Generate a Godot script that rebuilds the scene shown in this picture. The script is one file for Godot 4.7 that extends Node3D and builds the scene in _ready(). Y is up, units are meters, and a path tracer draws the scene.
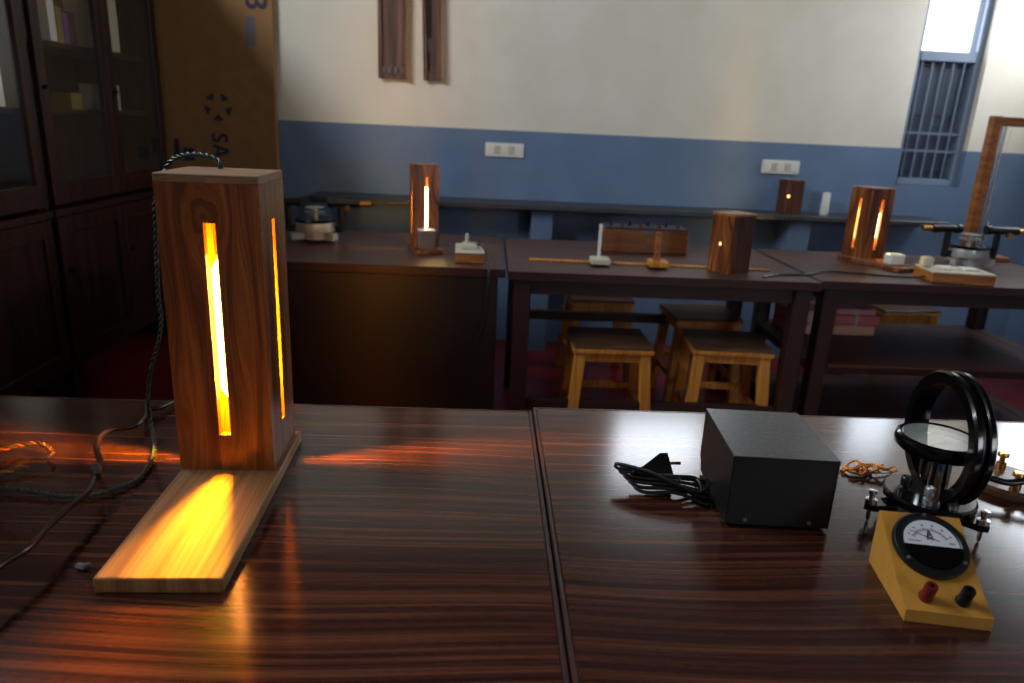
extends Node3D

var M := {}
var taken := {}
var rng := RandomNumberGenerator.new()

# ------------------------------------------------------------------ mesh helpers
func begin() -> SurfaceTool:
	var st := SurfaceTool.new()
	st.begin(Mesh.PRIMITIVE_TRIANGLES)
	st.set_smooth_group(-1)
	return st

func tri(st: SurfaceTool, a: Vector3, b: Vector3, c: Vector3, out: Vector3) -> void:
	if (a - c).cross(a - b).dot(out) < 0.0:
		var k := b
		b = c
		c = k
	st.add_vertex(a)
	st.add_vertex(b)
	st.add_vertex(c)

func quad(st: SurfaceTool, a: Vector3, b: Vector3, c: Vector3, d: Vector3, out: Vector3) -> void:
	tri(st, a, b, c, out)
	tri(st, a, c, d, out)

# chamfered box: centre, size, chamfer, own axes
func box(st: SurfaceTool, c: Vector3, s: Vector3, b := 0.0, ax := Basis()) -> void:
	st.set_smooth_group(-1)
	var h := s * 0.5
	b = minf(b, minf(h.x, minf(h.y, h.z)) * 0.9)
	for axis in 3:
		var u := (axis + 1) % 3
		var v := (axis + 2) % 3
		for sg in [-1.0, 1.0]:
			var p := []
			for k in [[-1.0, -1.0], [1.0, -1.0], [1.0, 1.0], [-1.0, 1.0]]:
				var q := Vector3.ZERO
				q[axis] = sg * h[axis]
				q[u] = k[0] * (h[u] - b)
				q[v] = k[1] * (h[v] - b)
				p.append(c + ax * q)
			var n := Vector3.ZERO
			n[axis] = sg
			quad(st, p[0], p[1], p[2], p[3], ax * n)
		if b > 0.0:
			for su in [-1.0, 1.0]:
				for sv in [-1.0, 1.0]:
					var e := []
					for k in [[-1.0, 0], [1.0, 0], [1.0, 1], [-1.0, 1]]:
						var q := Vector3.ZERO
						q[axis] = k[0] * (h[axis] - b)
						q[u] = su * (h[u] - (b if k[1] == 1 else 0.0))
						q[v] = sv * (h[v] - (0.0 if k[1] == 1 else b))
						e.append(c + ax * q)
					var n := Vector3.ZERO
					n[u] = su
					n[v] = sv
					quad(st, e[0], e[1], e[2], e[3], ax * n)
	if b > 0.0:
		for sx in [-1.0, 1.0]:
			for sy in [-1.0, 1.0]:
				for sz in [-1.0, 1.0]:
					var a := Vector3(sx * h.x, sy * (h.y - b), sz * (h.z - b))
					var d := Vector3(sx * (h.x - b), sy * h.y, sz * (h.z - b))
					var e := Vector3(sx * (h.x - b), sy * (h.y - b), sz * h.z)
					tri(st, c + ax * a, c + ax * d, c + ax * e, ax * Vector3(sx, sy, sz))

# box given by two opposite corners
func bxx(st: SurfaceTool, x0: float, x1: float, y0: float, y1: float, z0: float, z1: float, b := 0.0) -> void:
	box(st, Vector3((x0 + x1) / 2, (y0 + y1) / 2, (z0 + z1) / 2), Vector3(absf(x1 - x0), absf(y1 - y0), absf(z1 - z0)), b)

# straight bar from p to q, w across, d deep
func beam(st: SurfaceTool, p: Vector3, q: Vector3, w: float, d: float, b := 0.0) -> void:
	var y := (q - p).normalized()
	var x := Vector3.RIGHT
	if absf(y.x) > 0.8:
		x = Vector3.UP
	var z := x.cross(y).normalized()
	x = y.cross(z).normalized()
	box(st, (p + q) / 2, Vector3(w, (q - p).length(), d), b, Basis(x, y, z))

# outline (x, y) pushed along z
func prism(st: SurfaceTool, poly: PackedVector2Array, z0: float, z1: float, xf := Transform3D()) -> void:
	st.set_smooth_group(-1)
	var idx := Geometry2D.triangulate_polygon(poly)
	for k in range(0, idx.size(), 3):
		for e in [[z0, -1.0], [z1, 1.0]]:
			var v := []
			for j in 3:
				var p := poly[idx[k + j]]
				v.append(xf * Vector3(p.x, p.y, e[0]))
			tri(st, v[0], v[1], v[2], xf.basis * Vector3(0, 0, e[1] * signf(z1 - z0)))
	var cw := 1.0 if Geometry2D.is_polygon_clockwise(poly) else -1.0
	for k in poly.size():
		var a := poly[k]
		var b := poly[(k + 1) % poly.size()]
		var n := Vector3(-(b.y - a.y), b.x - a.x, 0) * cw
		quad(st, xf * Vector3(a.x, a.y, z0), xf * Vector3(b.x, b.y, z0), xf * Vector3(b.x, b.y, z1), xf * Vector3(a.x, a.y, z1), xf.basis * n)

# profile of (radius, height), bottom to top on the outside, turned about y
func lathe(st: SurfaceTool, prof: Array, seg := 24, xf := Transform3D(), closed := false) -> void:
	var grp := 1
	var n := prof.size()
	var last := Vector2.ZERO
	for k in (n if closed else n - 1):
		var a: Vector2 = prof[k]
		var b: Vector2 = prof[(k + 1) % n]
		var d := (b - a).normalized()
		if last != Vector2.ZERO and last.dot(d) < 0.75:
			grp += 1
		last = d
		st.set_smooth_group(grp)
		for i in seg:
			var t0 := TAU * i / seg
			var t1 := TAU * (i + 1) / seg
			var o := xf.basis * Vector3(cos((t0 + t1) / 2) * d.y, -d.x, sin((t0 + t1) / 2) * d.y)
			var p0 := xf * Vector3(cos(t0) * a.x, a.y, sin(t0) * a.x)
			var p1 := xf * Vector3(cos(t1) * a.x, a.y, sin(t1) * a.x)
			var q0 := xf * Vector3(cos(t0) * b.x, b.y, sin(t0) * b.x)
			var q1 := xf * Vector3(cos(t1) * b.x, b.y, sin(t1) * b.x)
			if a.x > 1e-5:
				tri(st, p0, p1, q1, o)
			if b.x > 1e-5:
				tri(st, p0, q1, q0, o)
	st.set_smooth_group(-1)

func cyl(st: SurfaceTool, p: Vector3, q: Vector3, r: float, seg := 16, r2 := -1.0, ch := 0.0) -> void:
	if r2 < 0.0:
		r2 = r
	var y := (q - p).normalized()
	var x := Vector3.RIGHT if absf(y.x) < 0.8 else Vector3.UP
	var z := x.cross(y).normalized()
	x = y.cross(z).normalized()
	var l := (q - p).length()
	var pr := [Vector2(0, 0), Vector2(r - ch, 0), Vector2(r, ch), Vector2(r2, l - ch), Vector2(r2 - ch, l), Vector2(0, l)] if ch > 0.0 else [Vector2(0, 0), Vector2(r, 0), Vector2(r2, l), Vector2(0, l)]
	lathe(st, pr, seg, Transform3D(Basis(x, y, z), p))

func smooth_path(pts: Array, step := 0.006) -> PackedVector3Array:
	var c := Curve3D.new()
	for k in pts.size():
		var a: Vector3 = pts[maxi(k - 1, 0)]
		var b: Vector3 = pts[mini(k + 1, pts.size() - 1)]
		var t := (b - a) / 6.0
		c.add_point(pts[k], -t, t)
	c.bake_interval = step
	return c.get_baked_points()

func tube(st: SurfaceTool, pts: PackedVector3Array, r: float, seg := 8) -> void:
	st.set_smooth_group(1)
	var up := Vector3(0.13, 0.97, 0.21).normalized()
	var rings := []
	for k in pts.size():
		var t := (pts[mini(k + 1, pts.size() - 1)] - pts[maxi(k - 1, 0)]).normalized()
		var x := up.cross(t)
		if x.length() < 0.05:
			x = Vector3.RIGHT.cross(t)
		x = x.normalized()
		var y := t.cross(x).normalized()
		up = y
		var ring := []
		for i in seg:
			ring.append(pts[k] + x * cos(TAU * i / seg) * r + y * sin(TAU * i / seg) * r)
		rings.append(ring)
	for k in pts.size() - 1:
		for i in seg:
			var j := (i + 1) % seg
			quad(st, rings[k][i], rings[k][j], rings[k + 1][j], rings[k + 1][i], rings[k][i] + rings[k][j] - pts[k] * 2.0)
	st.set_smooth_group(-1)
	for i in seg - 2:
		tri(st, rings[0][0], rings[0][i + 1], rings[0][i + 2], pts[0] - pts[1])
		tri(st, rings[-1][0], rings[-1][i + 1], rings[-1][i + 2], pts[-1] - pts[-2])

# one strand of a twisted pair round a path
func strand(path: PackedVector3Array, r: float, pitch: float, phase: float) -> PackedVector3Array:
	var o := PackedVector3Array()
	var s := 0.0
	for k in path.size():
		var t := (path[mini(k + 1, path.size() - 1)] - path[maxi(k - 1, 0)]).normalized()
		if k > 0:
			s += (path[k] - path[k - 1]).length()
		var x := Vector3(0.3, 0.2, 0.93).cross(t).normalized()
		var y := t.cross(x)
		var a := phase + s / pitch * TAU
		o.append(path[k] + (x * cos(a) + y * sin(a)) * r)
	return o

func obj(called: String, st: SurfaceTool, m: Material, parent: Node = self, at := Vector3.ZERO) -> MeshInstance3D:
	st.generate_normals()
	var o := MeshInstance3D.new()
	o.mesh = st.commit()
	o.material_override = null
	o.mesh.surface_set_material(0, m)
	o.name = numbered(called) if parent == self else called
	o.position = at
	parent.add_child(o, true)
	return o

func numbered(called: String) -> String:
	taken[called] = taken.get(called, -1) + 1
	return called if taken[called] == 0 else "%s_%03d" % [called, taken[called]]

func thing(called: String, label: String, category: String, at := Vector3.ZERO, turn := 0.0, group := "") -> Node3D:
	var o := Node3D.new()
	o.name = numbered(called)
	add_child(o)
	o.position = at
	o.rotation_degrees.y = turn
	tag(o, label, category, group)
	return o

func tag(o: Node, label: String, category: String, group := "") -> Node:
	o.set_meta("label", label)
	o.set_meta("category", category)
	if group:
		o.set_meta("group", group)
	return o

func struct(called: String, label := "") -> Node3D:
	var o := Node3D.new()
	o.name = called
	add_child(o)
	o.set_meta("kind", "structure")
	if label:
		o.set_meta("label", label)
	return o

func copy(o: Node3D, at: Vector3, turn: float, label: String) -> Node3D:
	var c: Node3D = o.duplicate()
	c.name = numbered(String(o.name))
	add_child(c)
	c.position = at
	c.rotation_degrees.y = turn
	c.set_meta("label", label)
	return c

# ------------------------------------------------------------------ materials
func mat(r: int, g: int, b: int, rough := 0.6, metal := 0.0, spec := 0.5) -> StandardMaterial3D:
	var m := StandardMaterial3D.new()
	m.albedo_color = Color8(r, g, b)
	m.roughness = rough
	m.metallic = metal
	m.metallic_specular = spec
	return m

func glow(c: Color, e: float) -> StandardMaterial3D:
	var m := mat(255, 255, 255, 0.5)
	m.emission_enabled = true
	m.emission = c
	m.emission_energy_multiplier = e
	return m

func glass(alpha := 0.08, rough := 0.03) -> StandardMaterial3D:
	var m := mat(235, 240, 240, rough)
	m.transparency = BaseMaterial3D.TRANSPARENCY_ALPHA
	m.albedo_color.a = alpha
	return m

# wood grain: lines along the second direction of the image (or the first, if turned)
func wood_image(sd: int, cols: Array, lines: float, warp: float, turned: bool, w := 384, h := 384, knot := Vector3.ZERO) -> Image:
	var n := FastNoiseLite.new()
	n.seed = sd
	n.frequency = 1.0
	n.fractal_octaves = 1
	var im := Image.create(w, h, false, Image.FORMAT_RGB8)
	for j in h:
		for i in w:
			var a := float(i) / w
			var l := float(j) / h
			if turned:
				a = float(j) / h
				l = float(i) / w
			var ac := a + warp * n.get_noise_2d(l * 1.7 + 11.0, a * 3.0)
			if knot.z > 0.0:
				var d := Vector2((a - knot.x) * 1.0, (l - knot.y) * 2.2)
				var q := exp(-d.length_squared() / (knot.z * knot.z))
				ac = lerpf(ac, d.length() * 2.4 + 0.10 * n.get_noise_2d(a * 6.0, l * 9.0), minf(1.0, q * 1.3))
			var v := 0.5 + 0.55 * n.get_noise_2d(ac * lines, l * 0.9) + 0.32 * n.get_noise_2d(ac * lines * 3.1 + 40.0, l * 1.7) + 0.24 * n.get_noise_2d(ac * lines * 9.0 + 90.0, l * 4.0)
			v += 0.08 * n.get_noise_2d(ac * lines * 22.0, l * 30.0)
			v = clampf(v, 0.0, 0.999) * (cols.size() - 1)
			var k := int(v)
			im.set_pixel(i, j, cols[k].lerp(cols[k + 1], v - k))
	return im

func wood(sd: int, cols: Array, lines: float, warp: float, turned: bool, sc: Vector3, rough: float, knot := Vector3.ZERO, size := 384, off := Vector3.ZERO) -> StandardMaterial3D:
	var m := StandardMaterial3D.new()
	m.albedo_texture = ImageTexture.create_from_image(wood_image(sd, cols, lines, warp, turned, size, size, knot))
	m.uv1_triplanar = true
	m.uv1_triplanar_sharpness = 8.0
	m.uv1_scale = sc
	m.uv1_offset = off
	m.roughness = rough
	return m

func mottle(m: StandardMaterial3D, sd: int, a: Color, b: Color, sc: float, freq := 0.02, rough_tex := false) -> StandardMaterial3D:
	var n := FastNoiseLite.new()
	n.seed = sd
	n.frequency = freq
	n.fractal_octaves = 5
	var im := Image.create(256, 256, false, Image.FORMAT_RGB8)
	for j in 256:
		for i in 256:
			# seamless by blending shifted copies
			var u := i / 256.0
			var v := j / 256.0
			var x := lerpf(lerpf(n.get_noise_2d(i, j), n.get_noise_2d(i - 256, j), u), lerpf(n.get_noise_2d(i, j - 256), n.get_noise_2d(i - 256, j - 256), u), v)
			im.set_pixel(i, j, a.lerp(b, clampf(0.5 + x * 1.3, 0, 1)))
	m.albedo_color = Color.WHITE
	m.albedo_texture = ImageTexture.create_from_image(im)
	m.uv1_triplanar = true
	m.uv1_world_triplanar = true
	m.uv1_scale = Vector3.ONE * sc
	return m

func make_materials() -> void:
	var rose := [Color8(44, 21, 17), Color8(58, 29, 23), Color8(73, 40, 30), Color8(98, 59, 42)]
	M.table = wood(7, rose, 80.0, 0.012, true, Vector3(0.75, 0.75, 0.75), 0.16, Vector3.ZERO, 1024)
	M.worn_table = M.table.duplicate()  # same laminate, its polish worn off
	M.worn_table.roughness = 0.44
	M.table_edge = mat(56, 30, 25, 0.35)
	M.table_frame = mat(48, 24, 18, 0.4)
	M.desk_panel = mottle(mat(36, 18, 14, 0.45), 31, Color8(26, 12, 9), Color8(38, 18, 13), 0.6)
	M.teak = wood(21, [Color8(72, 36, 16), Color8(112, 60, 27), Color8(142, 82, 38), Color8(164, 104, 54)], 7.0, 0.10, false, Vector3(4.2, 1.6, 4.2), 0.33)
	M.teak_front = wood(5, [Color8(92, 46, 18), Color8(118, 62, 25), Color8(138, 76, 32), Color8(158, 95, 45)], 6.0, 0.09, false, Vector3(7.1, 2.25, 7.1), 0.33, Vector3(0.47, 0.13, 0.17), 384, Vector3(0.5, 0, 0.5))
	M.teak_side = wood(14, [Color8(74, 40, 20), Color8(98, 58, 30), Color8(122, 76, 42), Color8(140, 94, 56)], 16.0, 0.03, false, Vector3(5.0, 1.2, 5.0), 0.3)
	M.plank = wood(9, [Color8(122, 84, 47), Color8(138, 98, 57), Color8(150, 110, 68), Color8(164, 124, 80)], 9.0, 0.03, false, Vector3(5.5, 5.5, 1.3), 0.5)
	M.lid = wood(12, [Color8(112, 80, 54), Color8(132, 98, 70), Color8(150, 116, 86)], 14.0, 0.03, true, Vector3(4.0, 4.0, 4.0), 0.5)
	M.dark_teak = wood(33, [Color8(40, 18, 12), Color8(66, 32, 19), Color8(88, 46, 26), Color8(112, 64, 36)], 8.0, 0.06, false, Vector3(4.0, 1.6, 4.0), 0.4)
	M.board = wood(34, [Color8(62, 42, 34), Color8(84, 58, 47), Color8(100, 72, 60), Color8(120, 92, 80)], 8.0, 0.05, false, Vector3(4.0, 1.0, 4.0), 0.6)
	M.box_brown = wood(35, [Color8(96, 52, 24), Color8(112, 64, 30), Color8(126, 76, 38)], 8.0, 0.05, true, Vector3(2.0, 4.0, 4.0), 0.42)
	M.pine = wood(44, [Color8(170, 104, 32), Color8(194, 126, 44), Color8(208, 144, 58)], 10.0, 0.03, false, Vector3(4.0, 1.2, 4.0), 0.42)
	M.seat = wood(45, [Color8(78, 52, 36), Color8(96, 66, 46), Color8(112, 80, 58)], 12.0, 0.03, true, Vector3(2.5, 2.5, 2.5), 0.35)
	M.honey = wood(46, [Color8(120, 66, 24), Color8(150, 88, 36), Color8(168, 106, 48)], 9.0, 0.04, true, Vector3(2.2, 4.0, 2.2), 0.4)
	M.mahogany = wood(52, [Color8(26, 11, 9), Color8(38, 16, 12), Color8(48, 21, 15), Color8(58, 27, 19)], 12.0, 0.04, false, Vector3(2.0, 0.7, 2.0), 0.42)
	M.case_inside = mat(40, 27, 15, 0.75)
	M.cream = mottle(mat(210, 206, 194, 0.75), 61, Color8(222, 215, 198), Color8(230, 224, 210), 0.5)
	M.blue = mottle(mat(92, 122, 160, 0.55), 62, Color8(96, 119, 150), Color8(106, 130, 160), 0.55)
	M.frame_blue = mat(118, 134, 156, 0.5)
	M.shutter = mat(50, 64, 84, 0.55)
	M.bar = mat(108, 122, 142, 0.45)
	M.red_floor = mottle(mat(120, 24, 24, 0.3), 63, Color8(118, 22, 24), Color8(136, 34, 32), 0.8)
	M.concrete = mottle(mat(80, 78, 75, 0.9), 64, Color8(74, 72, 69), Color8(86, 84, 80), 0.4)
	M.slate = mottle(mat(60, 60, 62, 0.4), 65, Color8(52, 52, 54), Color8(68, 68, 70), 2.0)
	M.card = mottle(mat(150, 112, 66, 0.75), 66, Color8(143, 103, 58), Color8(154, 114, 66), 1.5)
	M.print = mat(40, 42, 62, 0.7)
	M.white = mat(225, 224, 216, 0.4)
	M.plastic = mat(192, 186, 166, 0.45)
	M.black = mat(14, 14, 15, 0.3)
	M.black_gloss = mat(8, 8, 9, 0.14)
	M.rubber = mat(16, 15, 15, 0.36)
	M.steel = mat(190, 190, 190, 0.24, 1.0)
	M.chrome = mat(150, 152, 154, 0.12, 1.0)
	M.brass = mat(200, 150, 80, 0.3, 1.0)
	M.drum = mat(176, 176, 172, 0.36, 0.35)
	M.satin = mat(150, 152, 155, 0.4, 0.8)
	M.grey = mat(96, 92, 96, 0.6)
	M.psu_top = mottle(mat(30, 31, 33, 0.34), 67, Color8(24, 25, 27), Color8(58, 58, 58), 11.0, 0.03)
	M.psu = mat(22, 23, 25, 0.6)
	M.psu_side = mat(22, 23, 25, 0.3)
	M.yellow = mottle(mat(196, 144, 52, 0.5), 68, Color8(182, 128, 50), Color8(190, 136, 56), 9.0)
	M.bezel = mat(18, 22, 24, 0.32)
	M.red_plastic = mat(98, 26, 16, 0.35)
	M.green_wire = mat(30, 58, 46, 0.45)
	M.teal_wire = mat(26, 40, 46, 0.45)
	M.lamplit_wire = mat(176, 96, 36, 0.45)  # orange of the lamp light painted into the strand colour
	M.olive_wire = mat(86, 74, 40, 0.45)
	M.brown_wire = mat(36, 22, 16, 0.25)
	M.thread = mat(226, 150, 70, 0.8)
	M.pink = mat(228, 150, 162, 0.8)
	M.rose_paper = mat(214, 116, 116, 0.8)
	M.salmon = mat(230, 168, 148, 0.8)
	M.paper = mat(200, 190, 165, 0.8)
	M.book_a = mat(170, 60, 44, 0.6)
	M.book_b = mat(140, 122, 48, 0.7)
	M.book_c = mat(110, 80, 130, 0.6)
	M.book_d = mat(90, 50, 48, 0.6)
	M.pane = glass(0.01)
	M.clear = glass(0.16, 0.05)
	M.amber = glow(Color(1.0, 0.67, 0.31), 16.0)
	M.warm = glow(Color(1.0, 0.86, 0.56), 14.0)
	M.pinhole = glow(Color(1.0, 0.75, 0.4), 2.5)

# ------------------------------------------------------------------ light
const SIDE_SKY := 15.0
const BACK_SKY := 1.0
const CORNER_SKY := 2.0
const REAR_FILL := 1.9
func daylight(called: String, at: Vector3, towards: Vector3, size: Vector2, energy: float) -> void:
	var a := AreaLight3D.new()
	a.name = called
	a.area_size = size
	a.area_normalize_energy = false
	a.light_energy = energy
	a.light_color = Color(0.94, 0.97, 1.0)
	a.area_range = 12.0
	a.shadow_enabled = true
	add_child(a, true)
	a.look_at_from_position(at, at + towards, Vector3.UP if absf(towards.y) < 0.9 else Vector3.RIGHT)

func make_light() -> void:
	var cam := Camera3D.new()
	cam.name = "camera"
	var at := CameraAttributesPhysical.new()
	at.frustum_focal_length = 25.36
	at.frustum_focus_distance = 1.22
	at.exposure_aperture = 4.0
	at.frustum_near = 0.05
	at.frustum_far = 60.0
	cam.attributes = at
	cam.fov = 50.65
	add_child(cam)
	cam.transform = Transform3D(Basis(Vector3(0.99862569, 0.04396584, 0.02852602), Vector3(-0.03370608, 0.95557447, -0.2928162), Vector3(-0.04013264, 0.29145228, 0.95574313)), Vector3(0, 1.30, 0))
	cam.current = true
	var we := WorldEnvironment.new()
	we.name = "surroundings"
	var e := Environment.new()
	var sky := Sky.new()
	var sm := ProceduralSkyMaterial.new()
	sm.sky_top_color = Color(0.86, 0.92, 1.0)
	sm.sky_horizon_color = Color(0.95, 0.97, 1.0)
	sm.ground_horizon_color = Color(0.80, 0.80, 0.78)
	sm.ground_bottom_color = Color(0.55, 0.54, 0.52)
	sky.sky_material = sm
	e.background_mode = Environment.BG_SKY
	e.sky = sky
	e.background_energy_multiplier = 3.0
	e.tonemap_mode = Environment.TONE_MAPPER_LINEAR
	e.tonemap_exposure = 1.3
	e.sdfgi_enabled = true
	e.ssao_enabled = true
	e.ssil_enabled = true
	we.environment = e
	add_child(we)
	# daylight in each window opening; the rear one is added fill
	for z in [-2.1, -1.0]:
		daylight("daylight_ventilator_side", Vector3(-2.28, 2.83, z), Vector3(1, 0, 0), Vector2(1.0, 0.26), SIDE_SKY)
	daylight("daylight_ventilator_back", Vector3(1.18, 2.24, -4.33), Vector3(0, 0, 1), Vector2(0.60, 0.42), BACK_SKY * 2.2)
	daylight("daylight_window_back", Vector3(2.60, 2.03, -4.36), Vector3(0, 0, 1), Vector2(0.34, 0.46), BACK_SKY)
	daylight("daylight_window_corner", Vector3(3.27, 2.12, -3.72), Vector3(-1, 0, 0), Vector2(0.8, 0.74), CORNER_SKY * 1.1)
	daylight("added_fill_rear", Vector3(2.3, 1.75, 2.37), Vector3(0, 0, -1), Vector2(0.6, 1.1), REAR_FILL)  # fill light added behind the camera to brighten surfaces facing it

# ------------------------------------------------------------------ room
const XL := -2.3
const XR := 3.3
const ZB := -4.3
const ZF := 2.4
const HT := 3.0
const DADO := 1.25
const TH := 0.2

# wall in the plane along x (axis 0) or z (axis 2), with rectangular openings [a0, a1, y0, y1]
func wall(called: String, axis: int, a0: float, a1: float, p0: float, p1: float, holes: Array) -> void:
	var w := struct(called)
	var cuts := [a0, a1]
	for h in holes:
		cuts.append(h[0])
		cuts.append(h[1])
	cuts.sort()
	var up := begin()
	var lo := begin()
	for k in cuts.size() - 1:
		var c0: float = cuts[k]
		var c1: float = cuts[k + 1]
		if c1 - c0 < 1e-4:
			continue
		var spans := [[-0.0, HT]]
		for h in holes:
			if h[0] < c1 - 1e-4 and h[1] > c0 + 1e-4:
				spans = [[0.0, h[2]], [h[3], HT]]
		for s in spans:
			for part in [[lo, s[0], minf(s[1], DADO)], [up, maxf(s[0], DADO), s[1]]]:
				if part[2] - part[1] > 1e-4:
					if axis == 0:
						bxx(part[0], c0, c1, part[1], part[2], p0, p1)
					else:
						bxx(part[0], p0, p1, part[1], part[2], c0, c1)
	obj("plaster", up, M.cream, w)
	obj("dado_paint", lo, M.blue, w)

func make_room() -> void:
	var f := struct("floor")
	var s := begin()
	bxx(s, XL - TH, XR + TH, -0.12, 0.0, ZB - TH, ZF + TH)
	obj("cement_floor", s, M.red_floor, f)
	var c := struct("ceiling")
	s = begin()
	bxx(s, XL - TH, XR + TH, HT, HT + 0.15, ZB - TH, ZF + TH)
	obj("slab", s, M.concrete, c)
	wall("wall_back", 0, XL - TH, XR + TH, ZB - TH, ZB, [[0.88, 1.48, 2.03, 2.45], [2.40, 2.80, 1.04, 2.30]])
	wall("wall_front", 0, XL - TH, XR + TH, ZF, ZF + TH, [[2.0, 2.6, 1.2, 2.3]])
	wall("wall_left", 2, ZB, ZF, XL - TH, XL, [[-2.6, -1.6, 2.70, 2.96], [-1.5, -0.5, 2.70, 2.96]])
	wall("wall_right", 2, ZB, ZF, XR, XR + TH, [[-4.12, -3.32, 1.75, 2.49]])
	# barred window in the back wall: bright fanlight over closed blue shutters
	var w := struct("window_1", "narrow barred window with bright upper pane")
	s = begin()
	for x in [2.415, 2.785]:
		bxx(s, x - 0.022, x + 0.022, 1.04, 2.30, -4.42, -4.34, 0.004)
	bxx(s, 2.437, 2.763, 2.262, 2.30, -4.42, -4.34, 0.004)
	bxx(s, 2.437, 2.763, 1.04, 1.08, -4.42, -4.34, 0.004)
	obj("frame", s, M.frame_blue, w)
	s = begin()
	bxx(s, 2.437, 2.763, 1.735, 1.79, -4.43, -4.335, 0.004)
	obj("transom", s, M.frame_blue, w)
	s = begin()
	bxx(s, 2.437, 2.763, 1.79, 2.262, -4.386, -4.382)
	obj("pane", s, M.pane, w)
	for k in 2:
		s = begin()
		var x0 := 2.438 + k * 0.163
		bxx(s, x0, x0 + 0.161, 1.08, 1.735, -4.43, -4.41)
		for q in 2:
			bxx(s, x0 + 0.025, x0 + 0.136, 1.12 + q * 0.32, 1.39 + q * 0.32, -4.41, -4.402, 0.004)
		obj("shutter", s, M.shutter, w)
	for k in 6:
		s = begin()
		var x := 2.462 + k * 0.062
		cyl(s, Vector3(x, 1.08, -4.355), Vector3(x, 1.735, -4.355), 0.006, 8)
		obj("bar", s, M.bar, w)
	for y in [1.24, 1.34]:
		s = begin()
		bxx(s, 2.437, 2.763, y - 0.006, y + 0.006, -4.353, -4.348)
		obj("cross_bar", s, M.bar, w)
	ventilator("window_2", "high ventilator above the blue wall shelf", 0, 0.88, 1.48, 2.03, 2.45, -4.40)
	for k in 2:
		ventilator("window_%d" % (3 + k), "ventilator over the bookcases", 2, -2.6 + 1.1 * k, -1.6 + 1.1 * k, 2.70, 2.96, -2.40)
	ventilator("window_5", "tall side window in the corner", 2, -4.12, -3.32, 1.75, 2.49, 3.40)
	ventilator("window_6", "added narrow window behind the camera for fill light", 0, 2.0, 2.6, 1.2, 2.3, 2.50)  # unseen window added to let in the rear fill light
	# cement wall shelf on piers
	var sh := struct("trim_1", "dark slate wall shelf on blue piers")
	s = begin()
	bxx(s, -0.98, 2.62, 0.834, 0.862, ZB, -4.03, 0.004)
	obj("slab", s, M.slate, sh)
	for x in [-0.93, 0.31, 1.79]:
		s = begin()
		bxx(s, x - 0.06, x + 0.06, 0.0, 0.822, ZB, -4.09)
		obj("pier", s, M.blue, sh)

func ventilator(called: String, label: String, axis: int, a0: float, a1: float, y0: float, y1: float, p: float) -> void:
	var w := struct(called, label)
	var s := begin()
	var t := 0.035
	for r in [[a0, a0 + t, y0, y1], [a1 - t, a1, y0, y1], [a0 + t, a1 - t, y0, y0 + t], [a0 + t, a1 - t, y1 - t, y1]]:
		if axis == 0:
			bxx(s, r[0], r[1], r[2], r[3], p - 0.03, p + 0.03)
		else:
			bxx(s, p - 0.03, p + 0.03, r[2], r[3], r[0], r[1])
	obj("frame", s, M.frame_blue, w)
	s = begin()
	if axis == 0:
		bxx(s, a0 + t, a1 - t, y0 + t, y1 - t, p - 0.002, p + 0.002)
	else:
		bxx(s, p - 0.002, p + 0.002, y0 + t, y1 - t, a0 + t, a1 - t)
	obj("pane", s, M.pane, w)

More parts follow.
